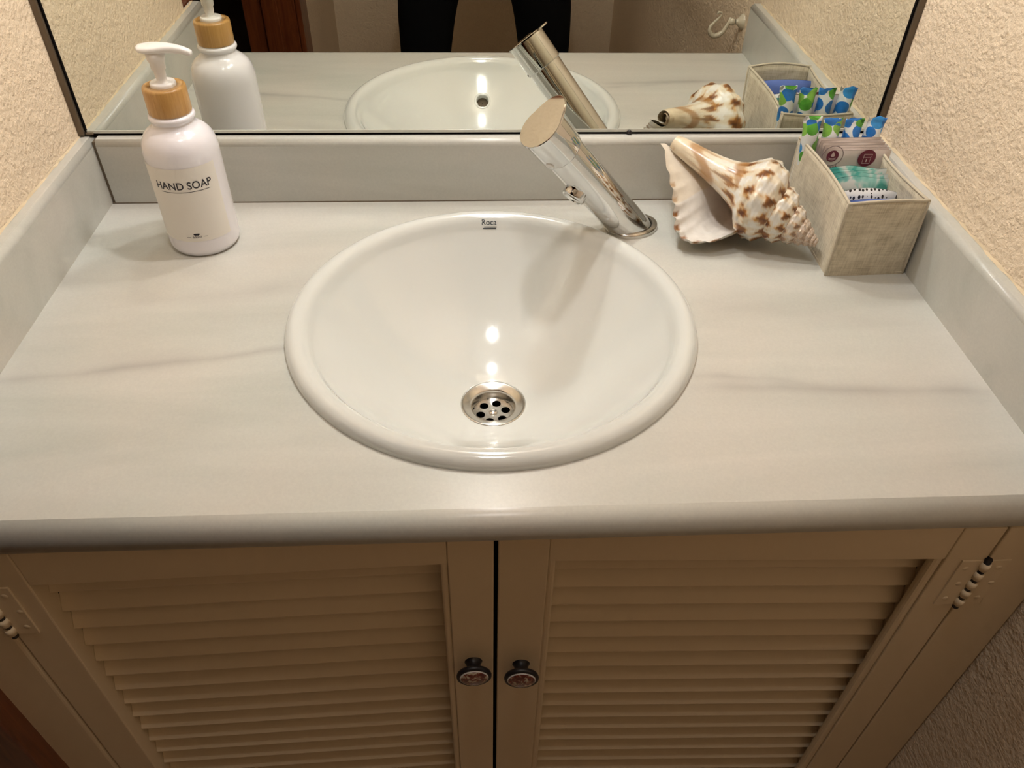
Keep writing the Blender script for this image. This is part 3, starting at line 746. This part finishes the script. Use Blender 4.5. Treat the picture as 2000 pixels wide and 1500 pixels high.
# pale pink sachets
PKX = .8335
for i in range(6):
    y = -.0445 - .0036 * i; top = .0985 - .0012 * i
    rz = .02
    ob = put('wet_wipe_sachet', pillow(PKX + .0012 * i, y, .004, top, .0700, .0030, 0.0, rz, .005, i), MT['pink'], org=(PKX, y, .003),
             label='pale pink sachet with two maroon round symbols on its front' if i == 5 else ('first', 'second', 'third', 'fourth', 'fifth')[i] + ' pale pink sachet counted from the leaf-print tampons', cat='sachet', group='pink sachets in the organiser box')
    if i == 5: front = ob; FY = y; FX = PKX + .0012 * i
def disc(cx, cz, r, y, n=40, r_in=0.0, kx=1.0):
    mb = MB(); o_ = [(cx + kx * r * math.cos(2 * PI * k / n), y, cz + r * math.sin(2 * PI * k / n)) for k in range(n)]
    if not r_in: mb.add(o_, [list(range(n))]); return mb
    i_ = [(cx + kx * r_in * math.cos(2 * PI * k / n), y, cz + r_in * math.sin(2 * PI * k / n)) for k in range(n)]
    mb.add(o_ + i_, [[k, (k + 1) % n, n + (k + 1) % n, n + k] for k in range(n)]); return mb
SY = FY - .0028
p1 = at_y(1626, 305, SY); p2 = at_y(1693, 309, SY)
mb = disc(p1.x, p1.z, .0066, SY); 
put('round_symbol', mb, MT['maroon'], front)
mb = disc(p1.x, p1.z, .0118, SY, 40, .0110); put('symbol_ring', mb, MT['greyprint'], front)
mb = MB().add([(p1.x + .0022 * math.cos(a) * (1 - .8 * max(0, math.sin(a))), SY - .0003, p1.z + .0012 + .0022 * math.sin(a) * (1.7 if math.sin(a) > 0 else 1)) for a in [2 * PI * k / 24 for k in range(24)]], [list(range(24))])
for k_ in (0, 1):
    zz = p1.z - .0030 - .0014 * k_
    mb.add([(p1.x - .004 + .0010 * j, SY - .0003, zz + .0008 * ((j - 4) / 4) ** 2) for j in range(9)] + [(p1.x - .004 + .0010 * j, SY - .0003, zz + .0005 + .0008 * ((j - 4) / 4) ** 2) for j in range(9)], [[j, j + 1, 10 + j, 9 + j] for j in range(8)])
put('drop_print', mb, MT['pinkline'], front)
put('round_symbol', disc(p2.x, p2.z, .0098, SY), MT['maroon'], front)
mb = MB()
for (x0, z0, x1, z1) in ((-.0042, -.0062, .0042, -.0058), (-.0042, .0008, .0042, .0012), (-.0042, -.0062, -.0038, .0012), (.0038, -.0062, .0042, .0012), (-.0038, .0045, .0050, .0049), (-.0042, .0010, -.0037, .0048), (.0046, .0018, .0050, .0048), (-.0006, -.0042, .0006, -.0006)):
    mb.add([(p2.x + x0, SY - .0003, p2.z + z0), (p2.x + x1, SY - .0003, p2.z + z0), (p2.x + x1, SY - .0003, p2.z + z1), (p2.x + x0, SY - .0003, p2.z + z1)], [[0, 1, 2, 3]])
put('bin_print', mb, MT['pinkline'], front)
mb = MB()
for k in range(7):
    a = -2.3 + .2 * k
    mb.add([(p1.x + rr * math.cos(a + da), SY - .0002, p1.z + rr * math.sin(a + da)) for rr, da in ((.0122, 0), (.0146, 0), (.0146, .10), (.0122, .10))], [[0, 1, 2, 3]])
put('curved_print', mb, MT['greyprint'], front)
# teal printed pads
for i in range(4):
    y = -.0760 - .0052 * i; top = (.0800, .0795, .0785, .0760)[i]
    put('panty_liner', pillow(.8340 + .001 * i, y, .004, top, .072, .0056, 0, .03 * (i % 2), .010, 20 + i, .0016, .002), MT['teal'], org=(.834, y, .003),
        label='teal and white wrapped pad leaning against the pink sachets' if i == 0 else ('teal and white wrapped pad next to the dotted pack' if i == 3 else ('', 'teal and white wrapped pad second from the pink sachets', 'teal and white wrapped pad second from the dotted pack')[i]), cat='pad', group='teal wrapped pads in the organiser box')
# dotted pack with blue film
put('dotted_pack', pillow(.8345, -.1130, .004, .0745, .068, .018, 0, 0, .016, 31, .0, .006), MT['dotted'], org=(.8345, -.113, .003), label='white wrapped pad with small black dots near the front of the box', cat='pad')
put('blue_pack', pillow(.8345, -.1440, .004, .0790, .068, .018, 0, 0, .014, 32, .0, .002), MT['bluefilm'], org=(.8345, -.144, .003), label='blue film wrapped pack just inside the front panel of the box', cat='pack')

# ================================================================ wall hook seen in the mirror
hk = Vector((XR, -.545, .026)); sc = .00100
t = thing('wall_hook', hk, 'cream enamelled coat hook screwed to the plaster by the worktop end', 'hook')
def hp(px, py): return Vector((XR + (px - 1452) * sc, -.545, .026 - (py - 43) * sc))
put('mounting_cone', MB().lathe([(.0135, 0), (.0125, .003), (.0065, .008), (.0040, .011), (.0042, .013)], (XR, hk.y, hk.z), (-1, 0, 0), 24), MT['enamel'], t)
put('ball', MB().lathe([(max(.0003, .0062 * math.sin(PI * i / 10)), .019 - .0062 * math.cos(PI * i / 10)) for i in range(11)], (XR, hk.y, hk.z), (-1, 0, 0), 20), MT['enamel'], t)
pts = [hp(*p) for p in ((1430, 36), (1428, 43), (1425, 51), (1421, 59), (1414, 65), (1406, 67), (1399, 63), (1396, 56), (1397, 50), (1403, 43), (1409, 37), (1413, 32), (1412, 28), (1407, 27), (1405, 31))]
put('hook_arm', MB().tube(pts, [.0022, .0028, .0034, .0040, .0046, .0048, .0044, .0036, .0028, .0024, .0020, .0018, .0017, .0017, .0016], 14), MT['enamel'], t)

# ================================================================ louvred cabinet
FY0 = -.4745                       # front of the face frame
CX0, CX1 = xl(-.3) + .0012, xr(-.3) - .0016
DLX, DRX, GAP = .0288, .8428, .4336
ZTOP, ZBOT = -.0305, -.745
t = thing('vanity_cabinet', (.44, -.25, ZF), 'cream painted vanity cabinet with two louvred doors below the worktop', 'cabinet')
put('frame_stile', MB().box((CX0, FY0, ZBOT - .03), (DLX - .0012, FY0 + .022, ZTOP), .004, 0, 3), MT['paint'], t)
put('frame_stile', MB().box((DRX + .0012, FY0, ZBOT - .03), (CX1, FY0 + .022, ZTOP), .0012), MT['paint'], t)
put('plinth', MB().box((CX0 + .01, FY0 + .05, ZF), (CX1 - .01, FY0 + .07, ZBOT)), MT['paint'], t)
put('bottom_rail', MB().box((CX0, FY0 + .001, ZBOT - .03), (CX1, FY0 + .021, ZBOT - .0005), .001), MT['paint'], t)
put('back_shadow_box', MB().box((CX0 + .03, FY0 + .06, ZBOT), (CX1 - .03, FY0 + .066, ZTOP)), MT['gapdark'], t)  # black sheet added behind the louvres, standing in for the shade inside
ANG = math.atan2(.0113, .405); DT = .022
def louvre_door(x_out, x_in, sgn, bead_out, knob_px):
    """built flat at the hinge edge, then swung a little inwards; local x runs from hinge to meeting edge"""
    wdt = abs(x_in - x_out) / math.cos(ANG)
    o0, o1 = ((.0366, wdt - .0378) if sgn > 0 else (.0355, wdt - .0415))
    def bx(mb, a, b_, y0, y1, z0, z1, bev=.0012):
        return mb.box((min(sgn * a, sgn * b_), y0, z0), (max(sgn * a, sgn * b_), y1, z1), bev)
    mb = MB(); ZR = -.0735
    bx(mb, .0008, o0, 0, DT, ZBOT, ZTOP); bx(mb, o1, wdt, 0, DT, ZBOT, ZTOP)
    bx(mb, o0, o1, .0006, DT, ZR, ZTOP); bx(mb, o0, o1, .0006, DT, ZBOT, ZBOT + .06)
    me = mb.mesh('door', [MT['paint']])
    ob = D.objects.new('door', me); COL.objects.link(ob); ob.parent = t
    org = Vector((x_out, FY0, 0)); ob.location = org - ORG[t.name]; ob.rotation_euler = (0, 0, sgn * ANG)
    def child(name, mesh, loc=(0, 0, 0), label=None):
        c = D.objects.new(name, mesh); COL.objects.link(c); c.parent = ob; c.location = loc
        if label: c['label'] = label
        return c
    child('bead', bx(MB(), o1 - .0062, o1 + .0002, .0012, .010, ZBOT + .06, ZTOP - .001, .002).mesh('bead', [MT['paint']]))
    if bead_out: child('bead', bx(MB(), o0 - .0002, o0 + .0085, .0012, .010, ZBOT + .06, ZTOP - .001, .003).mesh('bead', [MT['paint']]))
    # one slat, shared by all
    th = .0070; sl = []
    a0, a1 = o0 + .0003, o1 - .0003
    y_lo, z_lo, y_hi, z_hi = .0130, 0, .0300, .0310
    d = Vector((y_hi - y_lo, z_hi - z_lo)).normalized(); nrm = Vector((d.y, -d.x))
    P = [Vector((y_lo, z_lo)), Vector((y_hi, z_hi)), Vector((y_hi, z_hi)) + nrm * th, Vector((y_lo, z_lo)) + nrm * th]
    lo = Vector((y_lo, z_lo)); sec = [lo + d * .0015, lo + nrm * .0008 + d * .0003, lo + nrm * (th * .5) - d * .0002, lo + nrm * (th - .001) + d * .0004, lo + nrm * th + d * .002, P[2], P[1]]
    m = len(sec); vs = [(sgn * a0, p.x, p.y) for p in sec] + [(sgn * a1, p.x, p.y) for p in sec]
    ms = MB().add(vs, [[i, (i + 1) % m, m + (i + 1) % m, m + i] for i in range(m)] + [list(range(m))[::-1], list(range(m, 2 * m))])
    slat = ms.mesh('slat', [MT['paint']])
    for i in range(22):
        z = -.1030 - .0281 * i
        if z < ZBOT + .055: break
        child('slat', slat, (0, 0, z))
    # knob
    kx, kz = knob_px
    kl = abs(kx - x_out) / math.cos(ANG)
    mk = MB().lathe([(.0085, .0), (.0072, .0015), (.0066, .004), (.0064, .010), (.0120, .0112), (.0158, .0122), (.0166, .0140), (.0162, .0160), (.0140, .0168), (.0133, .0164)], (sgn * kl, 0, kz), (0, -1, 0), 36, 0)
    mk.lathe([(.0133, .0164), (.0122, .0176), (.0105, .0182), (.0003, .0192)], (sgn * kl, 0, kz), (0, -1, 0), 36, 1)
    mk.lathe([(.0136, .0166), (.0131, .0171), (.0126, .0174)], (sgn * kl, 0, kz), (0, -1, 0), 36, 2)
    child('knob', mk.mesh('knob', [MT['black_iron'], MT['knobface'], MT['plasticwhite']]), label='black knob with a flowered porcelain face')
    return ob
louvre_door(DLX, GAP - .0018, 1, False, (.4128, -.2325))
louvre_door(DRX, GAP + .0018, -1, True, (.4585, -.2400))
# painted-over butt hinges
def hinge(x, zt, zb, sgn):
    mb = MB().box((x - .021, FY0 - .0009, zb), (x + .021, FY0 + .001, zt), .0004)
    hob = put('hinge', mb, MT['paint'], t)
    n = 5; hh = (zt - zb) / n
    for i in range(n):
        z0 = zb + hh * i + .0022; z1 = zb + hh * (i + 1) - .0022
        put('knuckle', MB().lathe([(.0008, z0), (.0040, z0), (.0042, (z0 + z1) / 2), (.0040, z1), (.0008, z1)], (x, FY0 - .0015, 0), None, 14), MT['paint'], hob)
    put('hinge_pin', MB().lathe([(.0028, zb - .003), (.0030, zt + .003)], (x, FY0 - .0013, 0), None, 12, cap0=True, cap1=True), MT['black_iron'], hob)
    for dx in (-.0145, .0145):
        for k in range(3):
            zz = zb + (zt - zb) * (.16 + .34 * k)
            put('screw_head', MB().lathe([(.0028, .0008), (.0024, .0013), (.0002, .0014)], (x + dx + (.003 if k == 1 else 0), FY0, zz), (0, -1, 0), 12), MT['paint'], hob)
hinge(DRX, -.0735, -.1390, 1); hinge(DLX, -.0720, -.1385, -1)
hinge(DRX, -.60, -.665, 1); hinge(DLX, -.60, -.665, -1)

# ================================================================ photographer, seen from the mirror as a pair of legs
def person():
    PY = -1.20; PX = .462
    root = (PX, PY, .10)
    V = []; Ed = []; Rd = []
    def vtx(p, rx, ry=None, parent=None):
        V.append(Vector(p)); Rd.append((rx, ry or rx)); i = len(V) - 1
        if parent is not None: Ed.append((parent, i))
        return i
    pel = vtx((PX, PY, .115), .150, .105)
    wa = vtx((PX, PY + .005, .27), .135, .095, pel); ch = vtx((PX, PY + .01, .45), .155, .105, wa); sh = vtx((PX, PY + .005, .575), .13, .085, ch)
    nk = vtx((PX, PY + .02, .665), .055, .055, sh); hd0 = vtx((PX, PY + .045, .735), .068, .075, nk); hd1 = vtx((PX, PY + .055, .80), .078, .092, hd0); hd2 = vtx((PX, PY + .045, .875), .060, .075, hd1)
    for s, kx, hx, fx in ((-1, .304, .345, .285), (1, .615, .574, .640)):
        hp_ = vtx((hx + s * .004, PY, .03), .090, .092, pel); th = vtx((.5 * hx + .5 * kx + s * .006, PY, -.10), .080, .083, hp_)
        kn = vtx((kx, PY + .01, -.315), .060, .064, th); ca = vtx(((kx + fx) / 2, PY - .015, -.47), .058, .060, kn); an = vtx((fx, PY - .02, -.735), .048, .05, ca)
        ft = vtx((fx + s * .012, PY + .06, -.775), .042, .030, an); vtx((fx + s * .02, PY + .15, -.785), .036, .022, ft)
    lens = CAM - FWD * .012; PHC = lens - RIGHT * .045 + UP * .02
    hands = []
    for s in (-1, 1):
        s0 = vtx((PX + s * .165, PY, .560), .070, .062, sh); el = vtx((PX + s * .235, PY + .06, .335), .050, .050, s0)
        wr = PHC + RIGHT * (s * .112) - UP * .03 - FWD * .045; w_ = vtx(wr, .030, .026, el)
        pm = PHC + RIGHT * (s * .086) - FWD * .016 - UP * .008; p_ = vtx(pm, .034, .017, w_); hands.append((s, pm))
    me = D.meshes.new('person'); me.from_pydata(V, Ed, [])
    ob = D.objects.new('person_tmp', me); COL.objects.link(ob)
    md = ob.modifiers.new('s', 'SKIN'); md.use_smooth_shade = True; md.branch_smoothing = .4
    for i, r in enumerate(Rd):
        d_ = me.skin_vertices[0].data[i]; d_.radius = r; d_.use_root = (i == 0)
    sb = ob.modifiers.new('u', 'SUBSURF'); sb.levels = 2; sb.render_levels = 2
    bpy.context.view_layer.update()
    m2 = D.meshes.new_from_object(ob.evaluated_get(bpy.context.evaluated_depsgraph_get()))
    D.objects.remove(ob); D.meshes.remove(me); m2.name = 'person'
    bm = bmesh.new(); bm.from_mesh(m2)
    # fingers: tapered bent chains rooted in the palm, closing round the phone
    for s, pm in hands:
        for k in range(5):
            if k < 4:
                b0 = pm + UP * (.022 - .015 * k) - RIGHT * (s * .004); L_ = (.068, .075, .070, .056)[k]
                pts = [b0 - FWD * .004, b0 - RIGHT * (s * .002) + FWD * .004 + RIGHT * (s * .004), b0 + FWD * .0215 - RIGHT * (s * .006), b0 + FWD * .0215 - RIGHT * (s * (.006 + L_ * .38)), ]
                pts = [b0, b0 + RIGHT * (s * .010) + FWD * .010, b0 + FWD * .024 - RIGHT * (s * .002), b0 + FWD * .024 - RIGHT * (s * .022)]
                rr = [.0085, .0085, .0078, .0066]
            else:
                b0 = pm - UP * .030; pts = [b0, b0 + UP * .004 - FWD * .006 - RIGHT * (s * .016), b0 + UP * .012 - FWD * .004 - RIGHT * (s * .034)]; rr = [.0105, .0095, .0078]
            tmp = MB().tube(pts, rr, 10)
            vs = [bm.verts.new(p) for p in tmp.v]
            for f in tmp.f: bm.faces.new([vs[i] for i in f])
    bm.normal_update()
    for m in ('fabric_black', 'shirt', 'skin', 'shoe'): m2.materials.append(MT[m])
    for f in bm.faces:
        c = f.calc_center_median(); f.smooth = True
        arm = (c - PHC).length < .17
        f.material_index = 2 if (c.z > .655 or arm) else (1 if c.z > .16 else 0)
        if c.z < -.745: f.material_index = 3
    org = Vector((PX, PY, ZF)); lift = ZF + .001 - min(v.co.z for v in bm.verts)
    for v in bm.verts:
        v.co -= org
        if v.co.z + org.z < -.70: v.co.z = max(v.co.z, .001)
    bm.to_mesh(m2); bm.free()
    po = D.objects.new('person', m2); COL.objects.link(po); po.location = org + Vector((0, 0, H)); ORG[po.name] = org
    po['label'] = 'person in black trousers standing with legs apart holding up a phone'; po['category'] = 'person'
    hc = Vector((PX, PY + .05, .80))
    put('hair', MB().lathe([(max(.0005, .098 * math.sin(PI * i / 16)), .098 * math.cos(PI * i / 16)) for i in range(10)], hc + Vector((0, -.012, .01)), (0, -.45, .9), 32), MT['hair'], po)
    for s in (-1, 1):
        put('eye', MB().lathe([(max(.0003, .011 * math.sin(PI * i / 8)), .011 * math.cos(PI * i / 8)) for i in range(9)], hc + Vector((s * .030, .080, .0)), None, 16), MT['plasticwhite'], po)
        put('ear', MB().lathe([(.001, -.006), (.014, -.005), (.018, 0), (.012, .006), (.001, .008)], hc + Vector((s * .080, -.005, -.01)), (s, 0, 0), 16), MT['skin'], po)
    put('nose', MB().tube([hc + Vector((0, .080, .004)), hc + Vector((0, .096, -.018)), hc + Vector((0, .104, -.034)), hc + Vector((0, .088, -.040))], [.006, .009, .012, .008], 10), MT['skin'], po)
    put('mouth', MB().tube([hc + Vector((-.022, .072, -.066)), hc + Vector((0, .084, -.064)), hc + Vector((.022, .072, -.066))], [.003, .006, .003], 8), MT['maroon'], po)
    # the phone in the hands; its lens is where the picture was taken from
    bm = bmesh.new(); bmesh.ops.create_cube(bm, size=1)
    for v in bm.verts: v.co = Vector((v.co.x * .148, v.co.y * .072, v.co.z * .008))
    bmesh.ops.bevel(bm, geom=[e for e in bm.edges if abs(e.verts[0].co.z - e.verts[1].co.z) > .001], offset=.010, segments=5, affect='EDGES')
    mp = MB(); vs = [PHC + RIGHT * v.co.x + UP * v.co.y + FWD * (v.co.z - .006) for v in bm.verts]; bm.verts.index_update()
    mp.add(vs, [[v.index for v in f.verts] for f in bm.faces]); bm.free()
    put('smartphone', mp, MT['phone'], org=PHC, label='dark smartphone held in both hands by the person', cat='phone')
person()
